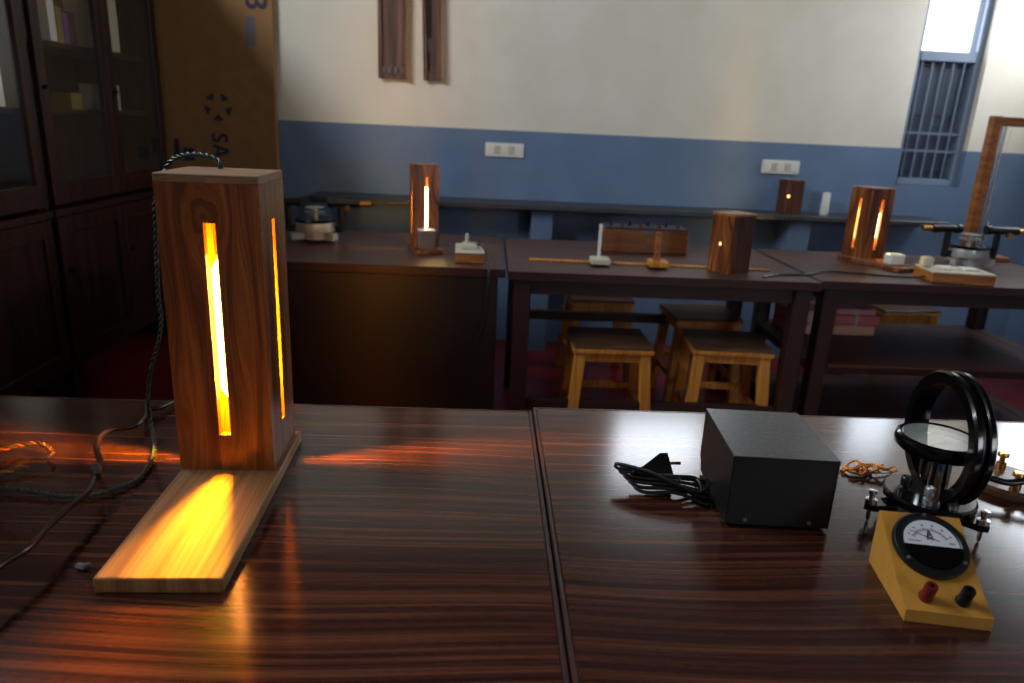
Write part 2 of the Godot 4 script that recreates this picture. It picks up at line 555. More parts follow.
# ------------------------------------------------------------------ furniture
# table with its origin on the floor under the middle of the top
func make_table(label: String, group: String, x0: float, x1: float, z0: float, z1: float, opt: Dictionary) -> Node3D:
	var t := thing("work_table", label, "table", Vector3((x0 + x1) / 2, 0, (z0 + z1) / 2), opt.get("turn", 0.0), group)
	var w := x1 - x0
	var d := absf(z1 - z0)
	var s := begin()
	box(s, Vector3(0, 0.7475, 0), Vector3(w - 0.014, 0.005, d - 0.014), 0.001)
	obj("laminate_top", s, opt.get("top", M.table), t)
	s = begin()
	for k in [-1.0, 1.0]:
		box(s, Vector3(k * (w / 2 - 0.0035), 0.733, 0), Vector3(0.007, 0.034, d), 0.0015)
		box(s, Vector3(0, 0.733, k * (d / 2 - 0.0035)), Vector3(w - 0.014, 0.034, 0.007), 0.0015)
	obj("edge_band", s, M.table_edge, t)
	s = begin()
	box(s, Vector3(0, 0.7300, 0), Vector3(w - 0.0141, 0.0296, d - 0.0141))
	obj("core_board", s, M.table_frame, t)
	var lx := w / 2 - 0.06
	var lz := d / 2 - 0.05
	for a in [-1.0, 1.0]:
		for b in [-1.0, 1.0]:
			s = begin()
			beam(s, Vector3(a * lx, 0, b * lz), Vector3(a * lx, 0.715, b * lz), 0.065, 0.065, 0.004)
			obj("leg", s, M.table_frame, t)
	for b in [-1.0, 1.0]:
		s = begin()
		box(s, Vector3(0, 0.685, b * lz), Vector3(w - 0.185, 0.06, 0.026), 0.002)
		obj("apron", s, M.table_frame, t)
	for a in [-1.0, 1.0]:
		s = begin()
		box(s, Vector3(a * lx, 0.685, 0), Vector3(0.026, 0.06, d - 0.165), 0.002)
		obj("apron", s, M.table_frame, t)
	if opt.get("panel", false):
		s = begin()
		box(s, Vector3(0.0, 0.385, lz + 0.04), Vector3(w - 0.06, 0.66, 0.012), 0.002)
		obj("front_panel", s, M.desk_panel, t)
	for y in opt.get("shelves", []):
		s = begin()
		box(s, Vector3(0, y - 0.008, 0), Vector3(w - 0.19, 0.016, d - 0.03), 0.002)
		for a in [-1.0, 1.0]:
			box(s, Vector3(a * lx, y - 0.008, 0), Vector3(0.066, 0.016, d - 0.17), 0.002)
		obj("shelf", s, M.worn_table, t)
		for b in [-1.0, 1.0]:
			s = begin()
			box(s, Vector3(0, y - 0.031, b * lz), Vector3(w - 0.185, 0.03, 0.03), 0.002)
			obj("shelf_rail", s, M.table_frame, t)
		for a in [-1.0, 1.0]:
			s = begin()
			box(s, Vector3(a * lx, y - 0.036, 0), Vector3(0.03, 0.04, d - 0.165), 0.002)
			obj("shelf_rail", s, M.table_frame, t)
	for r in opt.get("rails", []):
		s = begin()
		box(s, Vector3(0, r[0], r[1] * lz), Vector3(w - 0.185, 0.045, 0.03), 0.002)
		obj("foot_rail", s, M.table_frame, t)
	return t

func make_stool() -> Node3D:
	var t := thing("wooden_stool", "square wooden stool under the middle table, nearest the closed desk", "stool", Vector3.ZERO, 0.0, "square wooden stools")
	var s := begin()
	box(s, Vector3(0, 0.437, 0), Vector3(0.325, 0.002, 0.29))
	box(s, Vector3(0, 0.443, 0), Vector3(0.325, 0.014, 0.29), 0.003)
	obj("seat", s, M.seat, t)
	s = begin()
	box(s, Vector3(0, 0.427, 0), Vector3(0.33, 0.018, 0.295), 0.002)
	obj("seat_rim", s, M.pine, t)
	for b in [-1.0, 1.0]:
		s = begin()
		box(s, Vector3(0, 0.398, b * 0.115), Vector3(0.225, 0.04, 0.02), 0.002)
		obj("apron", s, M.pine, t)
	for a in [-1.0, 1.0]:
		s = begin()
		box(s, Vector3(a * 0.13, 0.398, 0), Vector3(0.02, 0.04, 0.19), 0.002)
		obj("apron", s, M.pine, t)
		for b in [-1.0, 1.0]:
			s = begin()
			beam(s, Vector3(a * 0.163, 0.002, b * 0.145), Vector3(a * 0.132, 0.418, b * 0.115), 0.044, 0.04, 0.003)
			obj("leg", s, M.pine, t)
		s = begin()
		box(s, Vector3(a * 0.15, 0.15, 0), Vector3(0.02, 0.03, 0.23), 0.002)
		obj("stretcher", s, M.pine, t)
	s = begin()
	box(s, Vector3(0, 0.19, -0.131), Vector3(0.265, 0.03, 0.018), 0.002)
	obj("stretcher", s, M.pine, t)
	return t

func make_bookcase(label: String, z0: float, z1: float, doors: int) -> Node3D:
	var xf := -1.80
	var t := thing("glazed_bookcase", label, "bookcase", Vector3(xf, 0, (z0 + z1) / 2), 0.0, "glazed bookcases along the side wall")
	var w := absf(z1 - z0)
	var hw := w / 2
	var dp := 0.46
	var s := begin()
	for b in [-1.0, 1.0]:
		box(s, Vector3(-dp / 2 - 0.02, 1.23, b * (hw - 0.012)), Vector3(dp - 0.04, 2.14, 0.024), 0.002)
	box(s, Vector3(-dp + 0.01, 1.23, 0), Vector3(0.016, 2.14, w - 0.05))
	for y in [0.17, 2.29]:
		box(s, Vector3(-dp / 2 - 0.01, y, 0), Vector3(dp - 0.02, 0.022, w), 0.002)
	obj("carcass", s, M.mahogany, t)
	for a in [-0.06, -0.40]:
		for b in [-1.0, 1.0]:
			s = begin()
			beam(s, Vector3(a, 0, b * (hw - 0.06)), Vector3(a, 0.16, b * (hw - 0.06)), 0.06, 0.06, 0.004)
			obj("foot", s, M.mahogany, t)
	s = begin()
	box(s, Vector3(-dp / 2 + 0.005, 0.845, 0), Vector3(dp, 0.03, w), 0.004)
	obj("ledge", s, M.mahogany, t)
	for y in [1.255, 1.53, 1.88]:
		s = begin()
		box(s, Vector3(-dp / 2 - 0.03, y, 0), Vector3(dp - 0.1, 0.02, w - 0.05))
		obj("shelf", s, M.case_inside, t)
	var dw := (w - 0.02) / doors
	for k in doors:
		var zc := -hw + 0.01 + dw * (k + 0.5)
		# lower panelled door
		s = begin()
		var y0 := 0.185
		var y1 := 0.825
		for b in [-1.0, 1.0]:
			box(s, Vector3(-0.012, (y0 + y1) / 2, zc + b * (dw / 2 - 0.034)), Vector3(0.022, y1 - y0, 0.062), 0.002)
		for y in [y0 + 0.035, y1 - 0.035]:
			box(s, Vector3(-0.012, y, zc), Vector3(0.022, 0.07, dw - 0.13), 0.002)
		var door := obj("door", s, M.mahogany, t)
		s = begin()
		box(s, Vector3(-0.018, (y0 + y1) / 2, zc), Vector3(0.008, y1 - y0 - 0.14, dw - 0.13))
		obj("panel", s, M.mahogany, door)
		s = begin()
		cyl(s, Vector3(-0.002, 0.60, zc + dw / 2 - 0.034), Vector3(0.018, 0.60, zc + dw / 2 - 0.034), 0.009, 12, 0.012)
		obj("knob", s, M.black, door)
		# upper glazed door
		s = begin()
		y0 = 0.88
		y1 = 2.27
		for b in [-1.0, 1.0]:
			box(s, Vector3(-0.012, (y0 + y1) / 2, zc + b * (dw / 2 - 0.034)), Vector3(0.022, y1 - y0, 0.062), 0.002)
		for y in [y0 + 0.045, y1 - 0.035]:
			box(s, Vector3(-0.012, y, zc), Vector3(0.022, 0.09, dw - 0.13), 0.002)
		var gd := obj("glass_door", s, M.mahogany, t)
		s = begin()
		box(s, Vector3(-0.014, (y0 + y1) / 2, zc), Vector3(0.003, y1 - y0 - 0.15, dw - 0.13))
		obj("pane", s, M.pane, gd)
		s = begin()
		cyl(s, Vector3(-0.002, 1.35, zc + dw / 2 - 0.034), Vector3(0.016, 1.35, zc + dw / 2 - 0.034), 0.008, 12, 0.010)
		obj("knob", s, M.black, gd)
	return t

# book standing on a shelf of a bookcase, spine towards the room (+x)
func book(label: String, at: Vector3, thick: float, h: float, d: float, cover: Material) -> void:
	var t := thing("shelved_book", label, "book", at, 0.0, "books in the glazed bookcases")
	var s := begin()
	box(s, Vector3(0, h / 2, thick / 2 - 0.001), Vector3(d, h, 0.002))
	box(s, Vector3(0, h / 2, -thick / 2 + 0.001), Vector3(d, h, 0.002))
	box(s, Vector3(d / 2 - 0.001, h / 2, 0), Vector3(0.002, h, thick - 0.004))
	obj("cover", s, cover, t)
	s = begin()
	box(s, Vector3(-0.003, h / 2, 0), Vector3(d - 0.008, h - 0.008, thick - 0.004))
	obj("pages", s, M.paper, t)

# ------------------------------------------------------------------ lamps
func panel_with_slot(s: SurfaceTool, w: float, h: float, th: float, slot_w: float, y0: float, y1: float, xf: Transform3D) -> void:
	for r in [[-w / 2, -slot_w / 2, 0.0, h], [slot_w / 2, w / 2, 0.0, h], [-slot_w / 2, slot_w / 2, 0.0, y0], [-slot_w / 2, slot_w / 2, y1, h]]:
		box(s, xf * Vector3((r[0] + r[1]) / 2, (r[2] + r[3]) / 2, 0), Vector3(r[1] - r[0], r[3] - r[2], th), 0.0, xf.basis)

# wooden lamp house: slots on all four sides, standing on the back of a plank that runs to +z
func make_lamp(label: String, at: Vector3, turn: float, w: float, d: float, h: float, plank: Dictionary, mats: Array, lit: Material, energy: float, colour: Color, r: float, ahead: float) -> Node3D:
	var t := thing("lamp_house", label, "lamp", at, turn, "wooden lamp houses")
	var pt: float = plank.t
	var th := 0.012 * w / 0.14
	var s := begin()
	box(s, Vector3(plank.x, pt / 2, (plank.front + plank.back) / 2), Vector3(plank.w, pt, plank.front - plank.back), 0.0015)
	obj("base_plank", s, M.plank if mats[0] == M.teak_front else mats[0], t)
	var bh := h - th
	var sw := 0.0165 * w / 0.14
	var y0 := bh * 0.135
	var y1 := bh * 0.875
	for b in [1.0, -1.0]:
		s = begin()
		panel_with_slot(s, w, bh, th, sw, y0, y1, Transform3D())
		obj("front_panel" if b > 0 else "back_panel", s, mats[0], t, Vector3(0, pt, b * (d / 2 - th / 2)))
	for b in [1.0, -1.0]:
		s = begin()
		panel_with_slot(s, d - th * 2, bh, th, sw, y0, y1, Transform3D(Basis(Vector3.UP, PI / 2), Vector3.ZERO))
		obj("side_panel", s, mats[1], t, Vector3(b * (w / 2 - th / 2), pt, 0))
	s = begin()
	box(s, Vector3(0, pt + h - th / 2, 0), Vector3(w, th, d), 0.001)
	obj("lid", s, mats[2], t)
	var ty0 := pt + bh * 0.22
	var ty1 := pt + bh * 0.75
	s = begin()
	cyl(s, Vector3(0, ty1 + 0.002, ahead), Vector3(0, pt + bh, ahead), 0.014, 16)
	obj("lamp_holder", s, M.plastic, t)
	s = begin()
	lathe(s, [Vector2(0, ty0), Vector2(r * 0.6, ty0 + r * 0.3), Vector2(r, ty0 + r), Vector2(r, ty1 - r), Vector2(r * 0.6, ty1 - r * 0.3), Vector2(0, ty1)], 16, Transform3D(Basis(), Vector3(0, 0, ahead)))
	obj("lamp_tube", s, lit, t)
	for k in 3:
		var l := OmniLight3D.new()
		l.name = "tube_light"
		l.light_energy = energy / 3.0
		l.light_color = colour
		l.light_size = 0.009
		l.omni_range = 12.0
		l.omni_attenuation = 2.0
		l.shadow_enabled = true
		l.position = Vector3(0, lerpf(ty0, ty1, 0.2 + 0.3 * k), ahead)
		t.add_child(l, true)
	return t

const BROWN := [Vector3(-0.586, 0.762, -1.296), Vector3(-0.600, 0.764, -1.255), Vector3(-0.619, 0.768, -1.258), Vector3(-0.595, 0.770, -1.201), Vector3(-0.596, 0.770, -1.164), Vector3(-0.624, 0.770, -1.149), Vector3(-0.626, 0.772, -1.112), Vector3(-0.606, 0.775, -1.062), Vector3(-0.576, 0.778, -1.014), Vector3(-0.562, 0.784, -0.975), Vector3(-0.551, 0.784, -0.948), Vector3(-0.540, 0.784, -0.908), Vector3(-0.540, 0.786, -0.861), Vector3(-0.538, 0.788, -0.812), Vector3(-0.532, 0.790, -0.765), Vector3(-0.540, 0.792, -0.727), Vector3(-0.547, 0.790, -0.674), Vector3(-0.571, 0.770, -0.634), Vector3(-0.62, 0.7545, -0.60)]
const GREEN := [Vector3(-0.398, 1.206, -1.112), Vector3(-0.402, 1.224, -1.118), Vector3(-0.425, 1.231, -1.128), Vector3(-0.462, 1.229, -1.14), Vector3(-0.495, 1.212, -1.158), Vector3(-0.522, 1.157, -1.165), Vector3(-0.527, 1.094, -1.165), Vector3(-0.533, 0.995, -1.165), Vector3(-0.529, 0.970, -1.160), Vector3(-0.536, 0.929, -1.160), Vector3(-0.556, 0.877, -1.165), Vector3(-0.568, 0.831, -1.170), Vector3(-0.570, 0.782, -1.170), Vector3(-0.552, 0.760, -1.139), Vector3(-0.528, 0.756, -1.082), Vector3(-0.517, 0.755, -1.021), Vector3(-0.522, 0.755, -0.988), Vector3(-0.554, 0.756, -0.952), Vector3(-0.594, 0.757, -0.943), Vector3(-0.639, 0.758, -0.953), Vector3(-0.694, 0.758, -0.962), Vector3(-0.795, 0.756, -0.984)]
const ORANGE := [Vector3(-0.843, 0.760, -1.032), Vector3(-0.799, 0.760, -1.056), Vector3(-0.765, 0.762, -1.075), Vector3(-0.743, 0.764, -1.091), Vector3(-0.715, 0.764, -1.097), Vector3(-0.686, 0.764, -1.076), Vector3(-0.674, 0.764, -1.055), Vector3(-0.681, 0.762, -1.038), Vector3(-0.703, 0.760, -1.024), Vector3(-0.721, 0.758, -1.004), Vector3(-0.759, 0.756, -0.974)]

func twisted(parent: Node, called: String, pts: Array, r: float, ma: Material, mb: Material, pitch := 0.022) -> void:
	var path := smooth_path(pts, 0.0035)
	var s := begin()
	tube(s, strand(path, r, pitch, 0.0), r, 7)
	obj(called, s, ma, parent)
	s = begin()
	tube(s, strand(path, r, pitch, PI), r, 7)
	obj(called, s, mb, parent)

# ------------------------------------------------------------------ instruments on the near table
func make_power_supply() -> void:
	var t := thing("power_supply", "black metal power supply box with dusty grey top", "power supply", Vector3(0.439, 0.75, -0.999), -3.5)
	var s := begin()
	# folded cover: top plus two sides with the rear lower corner cut away
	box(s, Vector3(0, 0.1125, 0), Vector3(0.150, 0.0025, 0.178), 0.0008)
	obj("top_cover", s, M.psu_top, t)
	for b in [-1.0, 1.0]:
		s = begin()
		prism(s, PackedVector2Array([Vector2(0.088, 0.005), Vector2(0.088, 0.1112), Vector2(-0.088, 0.1112), Vector2(-0.088, 0.032), Vector2(-0.07, 0.012), Vector2(-0.05, 0.005)]), 0, 0.0016, Transform3D(Basis(Vector3(0, 0, 1), Vector3(0, 1, 0), Vector3(-1, 0, 0)), Vector3(b * 0.0740 + 0.0008, 0, 0)))
		obj("side_cover", s, M.psu_side, t)
	s = begin()
	box(s, Vector3(0, 0.0585, 0.0865), Vector3(0.1455, 0.105, 0.002))
	obj("front_panel", s, M.psu, t)
	s = begin()
	box(s, Vector3(0, 0.060, -0.084), Vector3(0.1455, 0.10, 0.002))
	obj("back_panel", s, M.psu, t)
	s = begin()
	box(s, Vector3(0, 0.0065, 0), Vector3(0.1445, 0.0025, 0.168))
	obj("chassis", s, M.psu, t)
	for a in [-1.0, 1.0]:
		for b in [-1.0, 1.0]:
			s = begin()
			cyl(s, Vector3(a * 0.055, 0, b * 0.07), Vector3(a * 0.055, 0.0055, b * 0.07), 0.007, 12)
			obj("foot", s, M.rubber, t)
		s = begin()
		cyl(s, Vector3(a * 0.046, 0.0135, 0.0872), Vector3(a * 0.046, 0.0135, 0.0892), 0.0028, 10)
		obj("screw", s, M.satin, t)
	s = begin()
	cyl(s, Vector3(-0.0745, 0.016, -0.02), Vector3(-0.086, 0.015, -0.02), 0.006, 10, 0.004)
	obj("cable_gland", s, M.rubber, t)
	# coiled mains lead
	var pts := [Vector3(-0.084, 0.015, -0.02), Vector3(-0.097, 0.013, -0.017)]
	for k in 5:
		var o := 0.004 * k
		var lift := 0.0045 + 0.0045 * k
		pts.append(Vector3(-0.085 + o * 0.3, lift, 0.034 - o * 2.4))
		pts.append(Vector3(-0.130, lift + 0.008, 0.018 - o))
		pts.append(Vector3(-0.182 - o * 1.6, lift + 0.003, 0.010 - o * 2.0))
		pts.append(Vector3(-0.196 - o * 1.6, lift + 0.010, -0.010 - o * 1.4))
		pts.append(Vector3(-0.175, lift + 0.012, -0.022 + o))
		pts.append(Vector3(-0.130, lift + 0.004, 0.004 + o))
		pts.append(Vector3(-0.098, lift, -0.004 + o * 2.0))
	pts.append(Vector3(-0.10, 0.03, 0.0))
	pts.append(Vector3(-0.135, 0.032, 0.0))
	pts.append(Vector3(-0.172, 0.026, -0.012))
	s = begin()
	tube(s, smooth_path(pts, 0.005), 0.0030, 7)
	obj("mains_lead", s, M.rubber, t)
	s = begin()
	lathe(s, [Vector2(0.009, -0.0025), Vector2(0.0125, -0.0025), Vector2(0.0125, 0.0025), Vector2(0.009, 0.0025)], 14, Transform3D(Basis(Vector3(0, 1, 0), Vector3(1, 0.1, 0.25).normalized(), Vector3(-0.25, 0, 1).normalized()).orthonormalized(), Vector3(-0.128, 0.020, 0.006)), true)
	obj("tie", s, M.rubber, t)
	# moulded plug lying behind the coil
	var px := Transform3D(Basis(Vector3.UP, deg_to_rad(8)) * Basis(Vector3.RIGHT, deg_to_rad(-62)), Vector3(-0.148, 0.027, -0.028)).scaled_local(Vector3.ONE * 1.25)
	s = begin()
	prism(s, PackedVector2Array([Vector2(-0.040, -0.008), Vector2(-0.028, -0.013), Vector2(0.0, -0.021), Vector2(0.010, -0.021), Vector2(0.010, 0.021), Vector2(0.0, 0.021), Vector2(-0.028, 0.0), Vector2(-0.040, -0.002)]), -0.009, 0.009, px)
	var plug := obj("plug", s, M.black, t)
	for b in [-1.0, 1.0]:
		s = begin()
		cyl(s, px * Vector3(0.010, b * 0.011, 0), px * Vector3(0.027, b * 0.011, 0), 0.0026, 10)
		obj("pin", s, M.brass, plug)

func dial_image() -> Image:
	var w := 256
	var h := 144
	var im := Image.create(w, h, false, Image.FORMAT_RGB8)
	var face := Color8(206, 208, 214)
	var ink := Color8(60, 64, 78)
	for j in h:
		for i in w:
			var x := (i - 128) / 128.0
			var y := (138 - j) / 128.0
			var r := Vector2(x, y).length()
			var a := rad_to_deg(atan2(y, x))
			var c := face
			if a > 28 and a < 152:
				if absf(r - 0.70) < 0.010 or absf(r - 0.63) < 0.006:
					c = ink
				var f := fposmod(a - 30.0, 6.0)
				if r > 0.63 and r < 0.70 and (f < 0.9 or f > 5.1):
					c = ink
				f = fposmod(a - 30.0, 24.0)
				if r > 0.63 and r < 0.77 and (f < 1.1 or f > 22.9):
					c = ink
				if r > 0.82 and r < 0.90 and (f < 3.0 or f > 21.0):
					c = c.lerp(ink, 0.55)
			if x > -0.80 and x < -0.36 and y > 0.14 and y < 0.19 or x > 0.62 and x < 0.84 and y > 0.12 and y < 0.20:
				c = c.lerp(ink, 0.5)
			im.set_pixel(i, j, c)
	return im

func make_meter() -> void:
	var t := thing("panel_meter", "small yellow desk meter with round black dial and two terminals", "meter", Vector3(0.562, 0.75, -0.706), -9.5)
	# profile in (depth back from the front, height), pushed across
	var w := 0.098
	var side := Transform3D(Basis(Vector3(0, 0, -1), Vector3(0, 1, 0), Vector3(1, 0, 0)), Vector3(-w / 2, 0, 0))
	var s := begin()
	prism(s, PackedVector2Array([Vector2(0, 0.0), Vector2(0.0, 0.016), Vector2(0.036, 0.030), Vector2(0.122, 0.079), Vector2(0.126, 0.077), Vector2(0.126, 0.0)]), 0, w, side)
	obj("case", s, M.yellow, t)
	var a := atan2(0.049, 0.086)
	var face := Transform3D(Basis(Vector3.RIGHT, PI / 2 - (PI / 2 - a)), Vector3(0.001, 0.0565, -0.0815))  # y of this frame stands off the sloping panel
	s = begin()
	lathe(s, [Vector2(0, 0), Vector2(0.0455, 0), Vector2(0.0455, 0.005), Vector2(0.0435, 0.0075), Vector2(0.036, 0.0085), Vector2(0.0345, 0.0065), Vector2(0, 0.0065)], 40, face)
	obj("bezel", s, M.bezel, t)
	# scale card: a disc cut by a chord
	var card := StandardMaterial3D.new()
	card.albedo_texture = ImageTexture.create_from_image(dial_image())
	card.roughness = 0.35
	s = begin()
	var up := face.basis * Vector3(0, 1, 0)
	var pts := []
	for k in 25:
		var an := lerpf(deg_to_rad(-7), deg_to_rad(187), k / 24.0)
		pts.append(Vector2(cos(an) * 0.0335, sin(an) * 0.0335))
	for k in 24:
		var v := [Vector2(0, -0.0041), pts[k], pts[k + 1]]
		var p3 := []
		for q in v:
			p3.append(face * Vector3(q.x, 0.0069, -q.y))
		if (p3[0] - p3[2]).cross(p3[0] - p3[1]).dot(up) < 0.0:
			v = [v[0], v[2], v[1]]
			p3 = [p3[0], p3[2], p3[1]]
		for j in 3:
			st_uv(s, v[j])
			s.add_vertex(p3[j])
	obj("scale_card", s, card, t)
	text(t, "unit_letter", "A", 0.009, face * Transform3D(Basis(Vector3.RIGHT, -PI / 2), Vector3(0.0, 0.0071, -0.0135)), M.print)
	text(t, "unit_letter", "DC", 0.005, face * Transform3D(Basis(Vector3.RIGHT, -PI / 2), Vector3(0.0, 0.0071, -0.0075)), M.print)
	s = begin()
	beam(s, face * Vector3(0.010, 0.0078, -0.004), face * Vector3(-0.0235, 0.0078, -0.0165), 0.0006, 0.0004)
	obj("needle", s, M.black, t)
	s = begin()
	var low := PackedVector2Array()
	for k in 25:
		var an := lerpf(deg_to_rad(180 + 7), deg_to_rad(360 - 7), k / 24.0)
		low.append(Vector2(cos(an) * 0.0345, sin(an) * 0.0345))
	prism(s, low, 0.0064, 0.0095, face * Transform3D(Basis(Vector3(1, 0, 0), Vector3(0, 0, -1), Vector3(0, 1, 0)), Vector3.ZERO))
	obj("lower_cover", s, M.black_gloss, t)
	for an in [90.0, 215.0, 325.0]:
		s = begin()
		var q := face * Vector3(cos(deg_to_rad(an)) * 0.0405, 0.007, -sin(deg_to_rad(an)) * 0.0405)
		cyl(s, q, q + up * 0.0025, 0.0022, 10)
		obj("screw", s, M.satin, t)
	var lip := Vector3(0, 0.93, 0.36).normalized()
	for k in [[-0.022, M.red_plastic], [0.020, M.black]]:
		s = begin()
		var b := Vector3(k[0], 0.023, -0.018)
		var xf := Transform3D(Basis(Vector3.RIGHT, lip.cross(Vector3.RIGHT) * -1.0, Vector3.ZERO), b)
		var zz := Vector3.RIGHT.cross(lip).normalized()
		xf = Transform3D(Basis(Vector3.RIGHT, lip, zz), b)
		lathe(s, [Vector2(0, 0), Vector2(0.0085, 0), Vector2(0.0085, 0.004), Vector2(0.0070, 0.006), Vector2(0.0074, 0.023), Vector2(0.0064, 0.025), Vector2(0.003, 0.025), Vector2(0.003, 0.021), Vector2(0, 0.021)], 14, xf)
		obj("terminal", s, k[1], t)

func st_uv(s: SurfaceTool, q: Vector2) -> void:
	s.set_uv(Vector2(0.5 + q.x / 0.068, 1.0 - (q.y + 0.0045) / 0.0385))

func text(parent: Node, called: String, what: String, h: float, xf: Transform3D, m: Material) -> void:
	var tm := TextMesh.new()
	var f := SystemFont.new()
	f.font_names = PackedStringArray(["Droid Sans"])
	f.font_weight = 700
	tm.font = f
	tm.text = what
	tm.font_size = 64
	tm.pixel_size = h / 64.0 * 1.35
	tm.depth = 0.0006
	tm.material = m
	var o := MeshInstance3D.new()
	o.name = called
	o.mesh = tm
	o.transform = xf
	parent.add_child(o, true)

func make_galvanometer() -> void:
	var t := thing("tangent_galvanometer", "black tangent galvanometer with upright double coil ring and glass-topped compass", "galvanometer", Vector3(0.681, 0.75, -0.957))
	var s := begin()
	lathe(s, [Vector2(0, 0.030), Vector2(0.062, 0.030), Vector2(0.064, 0.032), Vector2(0.064, 0.040), Vector2(0.061, 0.043), Vector2(0, 0.043)], 40)
	obj("base_disc", s, M.black_gloss, t)
	for an in [172.0, 58.0, -62.0]:
		var ln := 0.012 if an > 100.0 else -0.006
		var d := Vector3(cos(deg_to_rad(an)), 0, sin(deg_to_rad(an)))
		s = begin()
		var x := d.cross(Vector3.UP)
		prism(s, PackedVector2Array([Vector2(-0.02, 0.02), Vector2(-0.013, 0.06), Vector2(-0.010, 0.084 + ln), Vector2(0.0, 0.094 + ln), Vector2(0.010, 0.084 + ln), Vector2(0.013, 0.06), Vector2(0.02, 0.02)]), 0.020, 0.030, Transform3D(Basis(x, d, Vector3.UP), Vector3.ZERO))
		var leg := obj("leg", s, M.black_gloss, t)
		s = begin()
		var c := d * (0.084 + ln)
		lathe(s, [Vector2(0, 0.0), Vector2(0.0015, 0.001), Vector2(0.003, 0.006), Vector2(0.003, 0.030), Vector2(0.0085, 0.030), Vector2(0.0085, 0.036), Vector2(0.004, 0.0365), Vector2(0.004, 0.045), Vector2(0.006, 0.0455), Vector2(0.006, 0.050), Vector2(0, 0.051)], 14, Transform3D(Basis(), c))
		obj("levelling_screw", s, M.steel, leg)
	# upright coil frame: two flanges with a wound groove between; its axis looks across the bench
	var ax := Vector3(-0.995, 0.0, -0.085).normalized()
	var zz := Vector3.UP.cross(ax).normalized()
	var ring := Transform3D(Basis(Vector3.UP, ax, zz * -1.0), Vector3(0.006, 0.134, 0.0))
	ring.basis = Basis(Vector3.UP, ax, Vector3.UP.cross(ax).normalized())
	s = begin()
	lathe(s, [Vector2(0.080, -0.015), Vector2(0.095, -0.015), Vector2(0.098, -0.012), Vector2(0.098, -0.006), Vector2(0.096, -0.004), Vector2(0.090, -0.004), Vector2(0.090, 0.004), Vector2(0.096, 0.004), Vector2(0.098, 0.006), Vector2(0.098, 0.012), Vector2(0.095, 0.015), Vector2(0.080, 0.015)], 72, ring, true)
	obj("coil_ring", s, M.black_gloss, t)
	s = begin()
	lathe(s, [Vector2(0.089, -0.004), Vector2(0.0915, -0.004), Vector2(0.0915, 0.004), Vector2(0.089, 0.004)], 72, ring, true)
	obj("winding", s, M.rubber, t)
	# compass box on glassy pillars
	var cy := 0.112
	s = begin()
	lathe(s, [Vector2(0, cy), Vector2(0.052, cy), Vector2(0.058, cy + 0.006), Vector2(0.059, cy + 0.013), Vector2(0.057, cy + 0.021), Vector2(0.053, cy + 0.0235), Vector2(0.0505, cy + 0.022), Vector2(0.0505, cy + 0.006), Vector2(0, cy + 0.006)], 48, Transform3D(Basis(), Vector3(-0.004, 0, 0)))
	obj("compass_box", s, M.black_gloss, t)
	s = begin()
	lathe(s, [Vector2(0, cy + 0.0062), Vector2(0.050, cy + 0.0062), Vector2(0.050, cy + 0.0075), Vector2(0, cy + 0.0075)], 40, Transform3D(Basis(), Vector3(-0.004, 0, 0)))
	obj("compass_card", s, mat(176, 178, 172, 0.3), t)
	s = begin()
	box(s, Vector3(-0.004, cy + 0.011, 0), Vector3(0.070, 0.0008, 0.0012), 0.0, Basis(Vector3.UP, 0.5))
	obj("pointer", s, M.black, t)
	s = begin()
	lathe(s, [Vector2(0, cy + 0.019), Vector2(0.0503, cy + 0.019), Vector2(0.0503, cy + 0.0215), Vector2(0, cy + 0.0215)], 40, Transform3D(Basis(), Vector3(-0.004, 0, 0)))
	obj("cover_glass", s, M.clear, t)
	for p in [Vector3(-0.012, 0, 0.030), Vector3(0.008, 0, -0.026)]:
		s = begin()
		lathe(s, [Vector2(0, 0.043), Vector2(0.013, 0.043), Vector2(0.013, 0.108), Vector2(0.0115, 0.112), Vector2(0, 0.112)], 20, Transform3D(Basis(), p))
		obj("pillar", s, M.chrome, t)
	for p in [Vector3(-0.042, 0, 0.004), Vector3(-0.024, 0, 0.036), Vector3(0.006, 0, 0.048)]:
		s = begin()
		lathe(s, [Vector2(0, 0.043), Vector2(0.0075, 0.043), Vector2(0.0075, 0.050), Vector2(0.0045, 0.052), Vector2(0.0045, 0.056), Vector2(0.008, 0.057), Vector2(0.008, 0.068), Vector2(0.0065, 0.070), Vector2(0, 0.070)], 14, Transform3D(Basis(), p))
		obj("terminal", s, M.black if p.x < -0.03 else M.satin, t)

